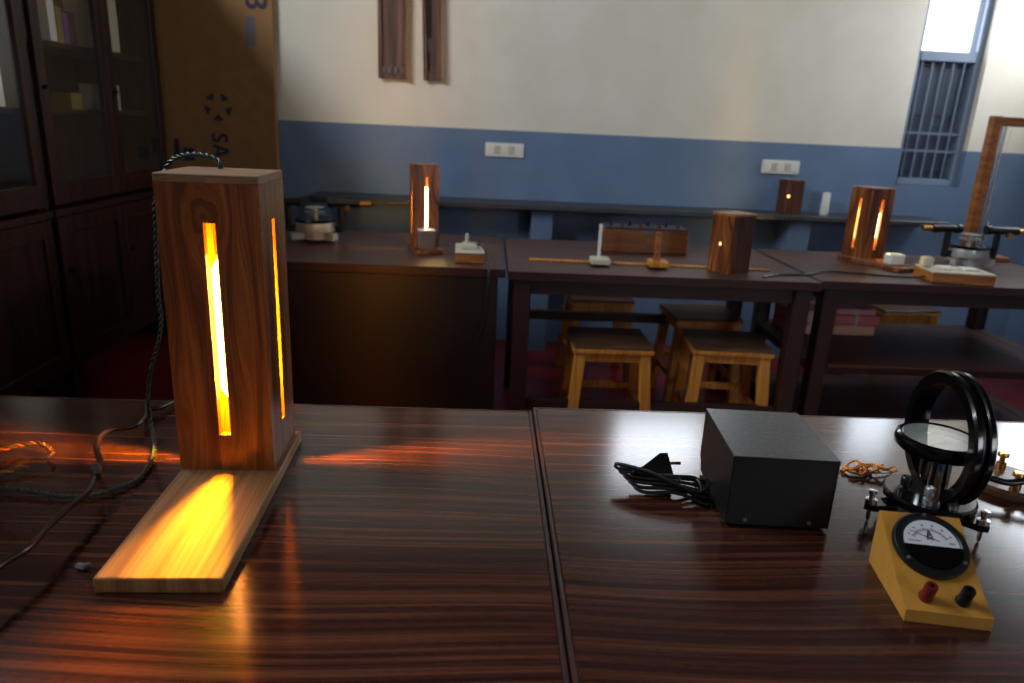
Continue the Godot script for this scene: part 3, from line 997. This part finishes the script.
func make_near_bits() -> void:
	# commutator just right of the galvanometer
	var t := thing("commutator", "round commutator with brass capped terminals beside the galvanometer", "commutator", Vector3(0.885, 0.75, -1.065))
	var s := begin()
	lathe(s, [Vector2(0, 0), Vector2(0.058, 0), Vector2(0.060, 0.003), Vector2(0.060, 0.012), Vector2(0.056, 0.016), Vector2(0, 0.016)], 36)
	obj("base_disc", s, M.seat, t)
	for k in 4:
		var p := Vector3(cos(k * TAU / 4 + 0.35) * 0.04, 0, sin(k * TAU / 4 + 0.35) * 0.04)
		s = begin()
		lathe(s, [Vector2(0, 0.016), Vector2(0.008, 0.016), Vector2(0.008, 0.026), Vector2(0.004, 0.028), Vector2(0.004, 0.036), Vector2(0.0085, 0.038), Vector2(0.0085, 0.043), Vector2(0.007, 0.045), Vector2(0, 0.045)], 12, Transform3D(Basis(), p))
		obj("terminal", s, M.brass if k % 2 else M.satin, t)
	s = begin()
	tube(s, smooth_path([Vector3(-0.062, 0.034, 0.035), Vector3(-0.03, 0.030, 0.045), Vector3(0.01, 0.040, 0.046), Vector3(0.06, 0.05, 0.04)], 0.006), 0.0055, 8)
	obj("switch_arm", s, M.black, t)
	# tuft of orange thread
	var th := thing("thread_tuft", "small tangle of orange thread on the striped table", "thread", Vector3(0.665, 0.75, -1.102))
	rng.seed = 5
	for k in 9:
		var pts := []
		var p := Vector3(rng.randf_range(-0.045, -0.02), 0.004, rng.randf_range(-0.008, 0.01))
		for j in 9:
			pts.append(p)
			p += Vector3(rng.randf_range(-0.006, 0.018), 0, rng.randf_range(-0.011, 0.011))
			p.y = clampf(p.y + rng.randf_range(-0.006, 0.008), 0.003, 0.017)
			p.x = clampf(p.x, -0.05, 0.055)
			p.z = clampf(p.z, -0.014, 0.018)
		s = begin()
		tube(s, smooth_path(pts, 0.004), 0.0021, 5)
		obj("thread", s, M.thread if k < 7 else M.white, th)
	# crumb of bark by the plank
	s = begin()
	box(s, Vector3(0, 0.004, 0), Vector3(0.018, 0.007, 0.010), 0.003, Basis(Vector3.UP, -0.3))
	box(s, Vector3(0.006, 0.006, 0.001), Vector3(0.010, 0.006, 0.007), 0.002, Basis(Vector3.UP, 0.5))
	tag(obj("plaster_crumb", s, M.grey, self, Vector3(-0.483, 0.75, -0.782)), "small grey crumb lying left of the plank", "crumb")
	# loose leads
	var br := thing("power_lead", "thick brown power lead snaking past the big lit lamp", "lead")
	s = begin()
	tube(s, smooth_path(BROWN, 0.006), 0.0048, 9)
	obj("sheath", s, M.brown_wire, br)
	s = begin()
	cyl(s, BROWN[9] + Vector3(-0.004, 0.0, -0.010), BROWN[10] + Vector3(0.002, 0, -0.006), 0.0062, 12)
	obj("joint", s, M.black, br)
	var og := thing("twisted_flex", "twisted flex with painted orange lamp light looped on the table edge of the picture", "flex")
	twisted(og, "strand", ORANGE, 0.0021, M.lamplit_wire, M.olive_wire)

# ------------------------------------------------------------------ things on the far tables
func spectrometer(label: String, at: Vector3, turn: float, tel: float) -> void:
	var t := thing("spectrometer", label, "spectrometer", at, turn, "spectrometers on the far tables")
	var s := begin()
	for k in 3:
		var d := Vector3(cos(k * TAU / 3 + 0.5), 0, sin(k * TAU / 3 + 0.5))
		beam(s, d * 0.02 + Vector3(0, 0.03, 0), d * 0.115 + Vector3(0, 0.026, 0), 0.034, 0.03, 0.004)
	lathe(s, [Vector2(0, 0.012), Vector2(0.06, 0.012), Vector2(0.06, 0.048), Vector2(0, 0.048)], 28)
	obj("tripod_base", s, M.drum, t)
	for k in 3:
		var d := Vector3(cos(k * TAU / 3 + 0.5), 0, sin(k * TAU / 3 + 0.5)) * 0.105
		s = begin()
		lathe(s, [Vector2(0, 0), Vector2(0.004, 0), Vector2(0.004, 0.010), Vector2(0.012, 0.010), Vector2(0.012, 0.018), Vector2(0, 0.018)], 12, Transform3D(Basis(), d))
		obj("levelling_screw", s, M.steel, t)
	s = begin()
	lathe(s, [Vector2(0, 0.048), Vector2(0.088, 0.048), Vector2(0.09, 0.052), Vector2(0.082, 0.088), Vector2(0, 0.088)], 36)
	obj("scale_drum", s, M.drum, t)
	s = begin()
	lathe(s, [Vector2(0, 0.088), Vector2(0.088, 0.088), Vector2(0.09, 0.092), Vector2(0.086, 0.100), Vector2(0, 0.100)], 36)
	obj("cover_plate", s, M.black_gloss, t)
	s = begin()
	lathe(s, [Vector2(0, 0.100), Vector2(0.012, 0.100), Vector2(0.012, 0.125), Vector2(0.045, 0.126), Vector2(0.045, 0.131), Vector2(0.012, 0.132), Vector2(0.010, 0.145), Vector2(0.042, 0.146), Vector2(0.042, 0.150), Vector2(0, 0.150)], 24)
	obj("prism_table", s, M.drum, t)
	for k in 2:
		# telescope and collimator on pillars either side
		var an := tel if k == 0 else tel + PI * 0.93
		var d := Vector3(cos(an), 0, sin(an))
		s = begin()
		beam(s, d * 0.07 + Vector3(0, 0.058, 0), d * 0.125 + Vector3(0, 0.058, 0), 0.03, 0.024, 0.004)
		cyl(s, d * 0.115 + Vector3(0, 0.058, 0), d * 0.115 + Vector3(0, 0.155, 0), 0.014, 16)
		obj("pillar", s, M.black, t)
		s = begin()
		cyl(s, d * 0.075 + Vector3(0, 0.172, 0), d * 0.20 + Vector3(0, 0.172, 0), 0.017, 18)
		cyl(s, d * 0.06 + Vector3(0, 0.172, 0), d * 0.08 + Vector3(0, 0.172, 0), 0.021, 18)
		obj("telescope_tube" if k == 0 else "collimator_tube", s, M.black, t)
		s = begin()
		cyl(s, d * 0.20 + Vector3(0, 0.172, 0), d * 0.25 + Vector3(0, 0.172, 0), 0.012, 16)
		obj("eyepiece" if k == 0 else "slit_tube", s, M.brass, t)
		s = begin()
		cyl(s, d * 0.15 + Vector3(0, 0.155, 0) + d.cross(Vector3.UP) * 0.018, d * 0.15 + Vector3(0, 0.155, 0) + d.cross(Vector3.UP) * 0.04, 0.011, 14)
		obj("focus_knob", s, M.brass, t)

func make_far_things() -> void:
	var s: SurfaceTool
	# --- closed desk
	spectrometer("chrome drum spectrometer on the closed desk behind the big lit lamp", Vector3(-0.762, 0.75, -3.25), 0, 0.05)
	var lp := make_lamp("small lit lamp house on the closed desk with grey block before it", Vector3(-0.272, 0.75, -3.14), 17, 0.106, 0.102, 0.345, {"t": 0.018, "x": 0.0, "w": 0.118, "front": 0.125, "back": -0.06}, [M.teak, M.teak_side, M.teak], M.warm, 0.13, Color(1.0, 0.86, 0.52), 0.017, 0.010)
	var gb := thing("slit_block", "small grey block with white top standing before the far lamp slot", "block", Vector3(-0.254, 0.768, -3.055), 17)
	s = begin()
	box(s, Vector3(0, 0.038, 0), Vector3(0.066, 0.076, 0.045), 0.003)
	obj("body", s, M.grey, gb)
	s = begin()
	box(s, Vector3(0, 0.079, 0), Vector3(0.070, 0.006, 0.052), 0.002)
	obj("top_plate", s, M.white, gb)
	var sb := thing("switch_box", "wooden switch box with cream top on the closed desk corner", "switch box", Vector3(-0.068, 0.75, -2.965), 2)
	s = begin()
	box(s, Vector3(0, 0.019, 0), Vector3(0.114, 0.038, 0.22), 0.003)
	obj("case", s, M.honey, sb)
	s = begin()
	box(s, Vector3(0, 0.041, 0), Vector3(0.118, 0.006, 0.224), 0.002)
	obj("top_plate", s, M.plastic, sb)
	s = begin()
	box(s, Vector3(0.0, 0.054, 0.01), Vector3(0.066, 0.02, 0.09), 0.004)
	box(s, Vector3(-0.012, 0.082, 0.0), Vector3(0.014, 0.04, 0.03), 0.004)
	obj("switch_plug", s, M.plastic, sb)
	s = begin()
	tube(s, smooth_path([Vector3(0.02, 0.06, 0.02), Vector3(0.05, 0.064, 0.06), Vector3(0.068, 0.04, 0.15), Vector3(0.071, 0.012, 0.222), Vector3(0.073, -0.06, 0.250), Vector3(0.07, -0.15, 0.252), Vector3(0.06, -0.22, 0.252), Vector3(0.034, -0.29, 0.252)], 0.012), 0.005, 8)
	obj("cable", s, M.rubber, sb)
	# --- middle table
	var rs := thing("metre_rule", "long wooden metre rule lying on the middle table", "rule", Vector3(0.68, 0.75, -2.955), -2.5)
	s = begin()
	box(s, Vector3(0, 0.004, 0), Vector3(1.0, 0.007, 0.026), 0.001)
	obj("stick", s, M.pine, rs)
	for k in 2:
		var up := thing("upright_stand", ["block stand with thin white upright on the metre rule", "block stand with brown wooden upright on the metre rule"][k], "stand", Vector3([0.468, 0.706][k], 0.758, [-2.905, -2.893][k]), -2.5, "stands on the metre rule")
		s = begin()
		box(s, Vector3(0, 0.011, -0.02), Vector3(0.078, 0.022, 0.09), 0.003)
		obj("block", s, M.plastic if k == 0 else M.pine, up)
		s = begin()
		if k == 0:
			box(s, Vector3(-0.006, 0.090, -0.02), Vector3(0.013, 0.140, 0.006), 0.001)
		else:
			box(s, Vector3(-0.006, 0.080, -0.02), Vector3(0.026, 0.118, 0.012), 0.002)
		obj("upright", s, M.white if k == 0 else M.honey, up)
	var rb := thing("resistance_box", "long brown resistance box with red and black terminals on top", "resistance box", Vector3(0.727, 0.75, -3.33), -0.5)
	s = begin()
	box(s, Vector3(0, 0.053, 0), Vector3(0.385, 0.106, 0.15), 0.004)
	obj("case", s, M.box_brown, rb)
	s = begin()
	box(s, Vector3(0, 0.109, 0), Vector3(0.378, 0.006, 0.144), 0.001)
	obj("top_plate", s, M.black, rb)
	for k in 8:
		s = begin()
		var c := Vector3(-0.15 + k * 0.0428, 0.112, 0.03 if k % 2 else -0.02)
		lathe(s, [Vector2(0, 0), Vector2(0.008, 0), Vector2(0.008, 0.006), Vector2(0.006, 0.008), Vector2(0.006, 0.020), Vector2(0, 0.021)], 12, Transform3D(Basis(), c))
		obj("terminal", s, M.red_plastic if k % 2 else M.black, rb)
	s = begin()
	box(s, Vector3(0.0, 0.096, 0.0755), Vector3(0.055, 0.014, 0.002))
	obj("name_plate", s, M.grey, rb)
	s = begin()
	cyl(s, Vector3(-0.192, 0.07, 0.02), Vector3(-0.212, 0.07, 0.02), 0.014, 14)
	obj("side_knob", s, M.black, rb)
	var lb := thing("light_box", "dark wooden light box with small glowing hole on the middle table", "light box", Vector3(0.995, 0.75, -2.90), -62)
	s = begin()
	for r in [[-0.058, -0.012, 0, 0.228], [0.002, 0.058, 0, 0.228], [-0.012, 0.002, 0, 0.108], [-0.012, 0.002, 0.122, 0.228]]:
		bxx(s, r[0], r[1], r[2], r[3], 0.046, 0.058)
	obj("front_panel", s, M.teak, lb)
	s = begin()
	for q in [-1.0, 1.0]:
		bxx(s, q * 0.052 - 0.006, q * 0.052 + 0.006, 0, 0.228, -0.058, 0.046)
	bxx(s, -0.046, 0.046, 0, 0.228, -0.058, -0.046)
	obj("body", s, M.dark_teak, lb)
	s = begin()
	box(s, Vector3(0, 0.234, 0), Vector3(0.12, 0.012, 0.12), 0.002)
	obj("lid", s, M.plank, lb)
	s = begin()
	bxx(s, -0.012, 0.002, 0.108, 0.122, 0.048, 0.052)
	obj("lamp_window", s, M.pinhole, lb)
	# --- table with shelves
	make_lamp("two-slot lit lamp house turned cornerwise on the shelved table", Vector3(1.749, 0.75, -3.285), 19, 0.128, 0.126, 0.318, {"t": 0.02, "x": 0.0, "w": 0.135, "front": 0.275, "back": -0.08}, [M.teak, M.teak, M.teak], M.warm, 0.13, Color(1.0, 0.82, 0.40), 0.029, 0.020)
	s = begin()
	box(s, Vector3(0, 0.024, 0), Vector3(0.07, 0.048, 0.055), 0.006)
	tag(obj("white_cap_box", s, M.white, self, Vector3(1.800, 0.77, -3.10)), "small white plastic box on the plank of the cornerwise lamp", "box")
	var sr := thing("switch_board", "wide wooden switch board with cream plate on the shelved table", "switch board", Vector3(1.935, 0.75, -2.882), -7)
	s = begin()
	box(s, Vector3(0, 0.02, 0), Vector3(0.245, 0.04, 0.17), 0.003)
	obj("case", s, M.honey, sr)
	s = begin()
	box(s, Vector3(0, 0.043, 0), Vector3(0.247, 0.006, 0.172), 0.002)
	obj("top_plate", s, M.plastic, sr)
	for k in 2:
		s = begin()
		box(s, Vector3(-0.03 + k * 0.09, 0.050, -0.01), Vector3(0.06, 0.010, 0.065), 0.004)
		obj("socket", s, M.white, sr)
	s = begin()
	box(s, Vector3(-0.098, 0.066, -0.04), Vector3(0.04, 0.04, 0.05), 0.006)
	obj("adaptor_plug", s, M.plastic, sr)
	var cb := thing("black_flex", "thin black flex crossing the table joint to the switch board", "flex")
	s = begin()
	tube(s, smooth_path([Vector3(1.10, 0.754, -2.78), Vector3(1.19, 0.755, -2.84), Vector3(1.30, 0.755, -2.86), Vector3(1.42, 0.757, -2.94), Vector3(1.55, 0.756, -2.93), Vector3(1.68, 0.757, -2.885), Vector3(1.765, 0.760, -2.868), Vector3(1.806, 0.766, -2.868)], 0.01), 0.004, 7)
	obj("sheath", s, M.rubber, cb)
	spectrometer("chrome drum spectrometer on the shelved table beside the gallows stand", Vector3(2.215, 0.75, -3.24), 0, 0.12)
	var gs := thing("gallows_stand", "tall wooden gallows stand with hanging steel wires", "stand", Vector3(2.347, 0.75, -3.445), 0)
	s = begin()
	box(s, Vector3(0.07, 0.012, 0), Vector3(0.25, 0.024, 0.10), 0.003)
	obj("base_board", s, M.honey, gs)
	s = begin()
	box(s, Vector3(0, 0.349, 0), Vector3(0.045, 0.65, 0.04), 0.003)
	obj("post", s, M.honey, gs)
	s = begin()
	box(s, Vector3(0.172, 0.650, 0), Vector3(0.30, 0.042, 0.04), 0.003)
	obj("arm", s, M.honey, gs)
	for k in 2:
		s = begin()
		cyl(s, Vector3(0.034 + k * 0.016, 0.024, 0.012), Vector3(0.034 + k * 0.016, 0.629, 0.012), 0.0058, 8)
		obj("wire", s, M.steel, gs)
	s = begin()
	cyl(s, Vector3(0.075, 0.10, 0.012), Vector3(0.075, 0.19, 0.012), 0.012, 12)
	cyl(s, Vector3(0.075, 0.19, 0.012), Vector3(0.075, 0.629, 0.012), 0.001, 6)
	obj("plumb_bob", s, M.steel, gs)
	# pink bundles on the shelf of the last table
	var k := 0
	for p in [[1.535, 0.40, 0.2, 0.055, "pink"], [1.535, 0.455, 0.2, 0.06, "pink"], [1.75, 0.40, 0.2, 0.05, "salmon"], [1.755, 0.45, 0.22, 0.05, "rose_paper"], [1.745, 0.50, 0.19, 0.03, "pink"]]:
		var bt := thing("record_bundle", ["lower pink paper bundle behind the table legs", "upper pink paper bundle behind the table legs", "salmon paper bundle, lowest of the stack on the shelf", "rose red paper bundle, middle of the stack on the shelf", "thin pink paper bundle, topmost on the shelf"][k], "paper bundle", Vector3(p[0], p[1], -3.33), 0, "paper bundles on the table shelf")
		s = begin()
		box(s, Vector3(0, p[3] / 2, 0), Vector3(p[2], p[3] - 0.004, 0.2), 0.004)
		obj("papers", s, M[p[4]], bt)
		s = begin()
		box(s, Vector3(0.0, p[3] / 2, 0), Vector3(0.012, p[3] - 0.001, 0.203))
		obj("tape", s, M.paper, bt)
		k += 1

func make_wall_things() -> void:
	var s: SurfaceTool
	for k in 2:
		var p := thing("switch_plate", ["white switch plate on blue wall above the lit small lamp", "white switch plate on blue wall above the brown shelf box"][k], "switch plate", [Vector3(0.087, 1.14, -4.3), Vector3(1.705, 1.113, -4.3)][k], 0, "white switch plates")
		s = begin()
		box(s, Vector3(0, 0, 0.007), Vector3(0.222, 0.078, 0.014), 0.004)
		obj("plate", s, M.white, p)
		for j in 5:
			s = begin()
			box(s, Vector3(-0.08 + j * 0.04, 0, 0.0155), Vector3(0.034, 0.046, 0.005), 0.002)
			obj("switch" if j != 2 else "socket", s, M.plastic if j % 2 else M.white, p)
	# slotted boards hung on the wall
	for k in 2:
		var x: float = [-0.548, -0.325][k]
		var w: float = [0.156, 0.104][k]
		var b := thing("hanging_board", ["wide brown wooden board hung on cream wall", "narrow brown wooden board with dark slot on cream wall"][k], "board", Vector3(x, 1.497, -4.272), [0.0, -1.0][k], "boards hung on the cream wall")
		b.rotation_degrees.z = [0.0, 1.6][k]
		s = begin()
		box(s, Vector3(0, 0.5, -0.004), Vector3(w, 1.0, 0.016), 0.002)
		obj("back_board", s, M.board, b)
		for q in [-1.0, 1.0]:
			s = begin()
			box(s, Vector3(q * (w / 2 - 0.008), 0.5, 0.012), Vector3(0.016, 1.0, 0.018), 0.002)
			obj("edge_strip", s, M.teak_side, b)
		if k == 0:
			for j in 4:
				s = begin()
				box(s, Vector3(-0.05 + j * 0.033, 0.045, 0.008), Vector3(0.024, 0.034, 0.008), 0.001)
				obj("metal_clip", s, M.grey, b)
		else:
			s = begin()
			box(s, Vector3(-0.018, 0.6, 0.006), Vector3(0.024, 0.76, 0.006))
			obj("slot_strip", s, M.black, b)
			s = begin()
			box(s, Vector3(-0.022, 0.10, 0.006), Vector3(0.014, 0.10, 0.006))
			obj("slot_strip", s, M.black, b)
	# on the wall shelf
	var bx := thing("shelf_light_box", "small brown wooden box with pinhole on the slate shelf", "light box", Vector3(1.738, 0.862, -4.17), 12)
	s = begin()
	box(s, Vector3(0, 0.092, 0), Vector3(0.108, 0.184, 0.09), 0.003)
	obj("case", s, M.dark_teak, bx)
	s = begin()
	box(s, Vector3(0, 0.187, 0), Vector3(0.112, 0.008, 0.094), 0.002)
	obj("lid", s, M.teak_side, bx)
	s = begin()
	cyl(s, Vector3(-0.042, 0.10, 0.045), Vector3(-0.042, 0.10, 0.047), 0.008, 12)
	obj("lamp_window", s, M.pinhole, bx)
	s = begin()
	lathe(s, [Vector2(0, 0), Vector2(0.022, 0), Vector2(0.024, 0.003), Vector2(0.021, 0.122), Vector2(0.018, 0.126), Vector2(0, 0.126)], 20)
	tag(obj("white_bottle", s, M.white, self, Vector3(1.95, 0.862, -4.17)), "slim white bottle standing on the slate shelf", "bottle")

func make_carton() -> void:
	var z := -4.245
	var t := thing("tall_carton", "tall brown cardboard carton with dark blue print beside the bookcase", "carton", Vector3(-1.54, 0, z), 0)
	t.rotation_degrees.z = -0.9
	t.position.y = 0.006
	var s := begin()
	box(s, Vector3(0, 1.1, -0.026), Vector3(0.65, 2.2, 0.05), 0.003)
	obj("box_body", s, M.card, t)
	# print on the broad face, lettering turned to run downwards
	var turn := Basis(Vector3.BACK, -PI / 2)
	text(t, "printed_letters", "SA", 0.088, Transform3D(turn, Vector3(0.01, 1.095, 0.0002)), M.print)
	text(t, "printed_letter", "B", 0.12, Transform3D(turn, Vector3(0.24, 1.855, 0.0002)), M.print)
	s = begin()
	box(s, Vector3(0.205, 1.70, 0.0003), Vector3(0.05, 0.15, 0.0006))
	obj("printed_bar", s, M.grey, t)
	for k in 5:
		var a := TAU * k / 5.0 - PI / 2
		var c := Vector2(cos(a), sin(a)) * 0.055
		var d := Vector2(cos(a), sin(a))
		var e := Vector2(-d.y, d.x)
		s = begin()
		prism(s, PackedVector2Array([c - d * 0.016, c + d * 0.012 + e * 0.026, c + d * 0.020 + e * 0.012, c + d * 0.014, c + d * 0.020 - e * 0.012, c + d * 0.012 - e * 0.026]), 0.0, 0.0006, Transform3D(Basis(), Vector3(0.01, 1.30, 0.0001)))
		obj("printed_emblem", s, M.print, t)
	for q in [[-0.23, 1.07, 0.03, 0.09], [-0.165, 1.035, 0.06, 0.07]]:
		s = begin()
		box(s, Vector3(q[0], q[1], 0.0003), Vector3(q[2], q[3], 0.0006), 0.0)
		obj("printed_mark", s, M.print, t)

# ------------------------------------------------------------------ all together
func _ready() -> void:
	make_light()
	make_materials()
	make_room()
	# tables
	var near := "near striped tables"
	make_table("big striped rosewood table under the large lit lamp", near, -1.12, 0.1015, -1.335, -0.50, {})
	make_table("striped rosewood table under the yellow meter", near, 0.1045, 1.3245, -1.355, -0.52, {})
	var far := "far reddish tables"
	make_table("closed desk with dark front panel behind the big lamp", far, -1.14, 0.078, -3.59, -2.755, {"panel": true, "top": M.worn_table})
	make_table("open middle table with stools tucked beneath", far, 0.088, 1.318, -3.55, -2.725, {"top": M.worn_table, "rails": [[0.19, 1.0], [0.38, -1.0]]})
	make_table("far table with two dark lower shelves", far, 1.33, 2.56, -3.52, -2.765, {"top": M.worn_table, "shelves": [0.40, 0.11]})
	# stools
	var st := make_stool()
	st.position = Vector3(0.53, 0, -2.905)
	copy(st, Vector3(1.04, 0, -2.93), -4.0, "square wooden stool under the middle table, next to the shelved table")
	copy(st, Vector3(0.60, 0, -3.70), 2.0, "pale topped stool behind the middle table, nearest the closed desk")
	copy(st, Vector3(1.06, 0, -3.40), 3.0, "stool half hidden behind the front pair under the middle table")
	copy(st, Vector3(2.22, 0, -3.72), 6.0, "yellow stool standing behind the shelved table")
	# bookcases and their books
	make_bookcase("dark glazed bookcase in the corner beside the carton", -4.238, -3.09, 2)
	make_bookcase("dark glazed bookcase nearer the camera, half out of view", -3.07, -1.88, 2)
	make_bookcase("added dark bookcase out of view, shading the carton from the ventilators", -1.86, -0.67, 2)  # added unseen, to stop side ventilator light leaking onto the carton
	book("tall white book standing on the bookcase top visible shelf", Vector3(-1.92, 1.54, -3.33), 0.05, 0.20, 0.15, M.white)
	book("red spined book among the shelved books", Vector3(-1.95, 1.54, -3.41), 0.045, 0.14, 0.13, M.book_a)
	book("yellow spined book among the shelved books", Vector3(-1.95, 1.54, -3.46), 0.045, 0.15, 0.13, M.book_b)
	book("purple spined book among the shelved books", Vector3(-1.95, 1.54, -3.51), 0.045, 0.13, 0.13, M.book_c)
	book("dull maroon book among the shelved books", Vector3(-1.95, 1.54, -3.56), 0.045, 0.14, 0.13, M.book_d)
	book("thick cream ledger in the corner bay of the bookcase", Vector3(-1.95, 1.54, -3.86), 0.10, 0.24, 0.2, M.paper)
	book("short yellow book lower in the bookcase", Vector3(-1.95, 1.265, -3.52), 0.09, 0.07, 0.13, M.book_b)
	book("cream book in the corner bay, lower shelf", Vector3(-1.95, 1.265, -3.86), 0.09, 0.12, 0.15, M.paper)
	for k in 3:
		book(["tall pale file in the nearer bookcase, first", "tall pale file in the nearer bookcase, second", "tall pale file in the nearer bookcase, third"][k], Vector3(-1.95, 1.27, -2.90 + k * 0.075), 0.07, 0.27, 0.22, M.white)
	# the large lamp
	var lamp := make_lamp("large lit wooden lamp house on a long plank, nearest the camera", Vector3(-0.386, 0.75, -1.081), 1.8, 0.140, 0.137, 0.443, {"t": 0.02, "x": 0.004, "w": 0.148, "front": 0.343, "back": -0.082}, [M.teak_front, M.teak_side, M.lid], M.amber, 0.95, Color(1.0, 0.665, 0.05), 0.020, 0.012)
	var inv := lamp.transform.affine_inverse()
	var cord := []
	for p in GREEN:
		cord.append(inv * p)
	twisted(lamp, "cord_strand", cord, 0.0020, M.green_wire, M.teal_wire)
	make_power_supply()
	make_meter()
	make_galvanometer()
	make_near_bits()
	make_far_things()
	make_wall_things()
	make_carton()
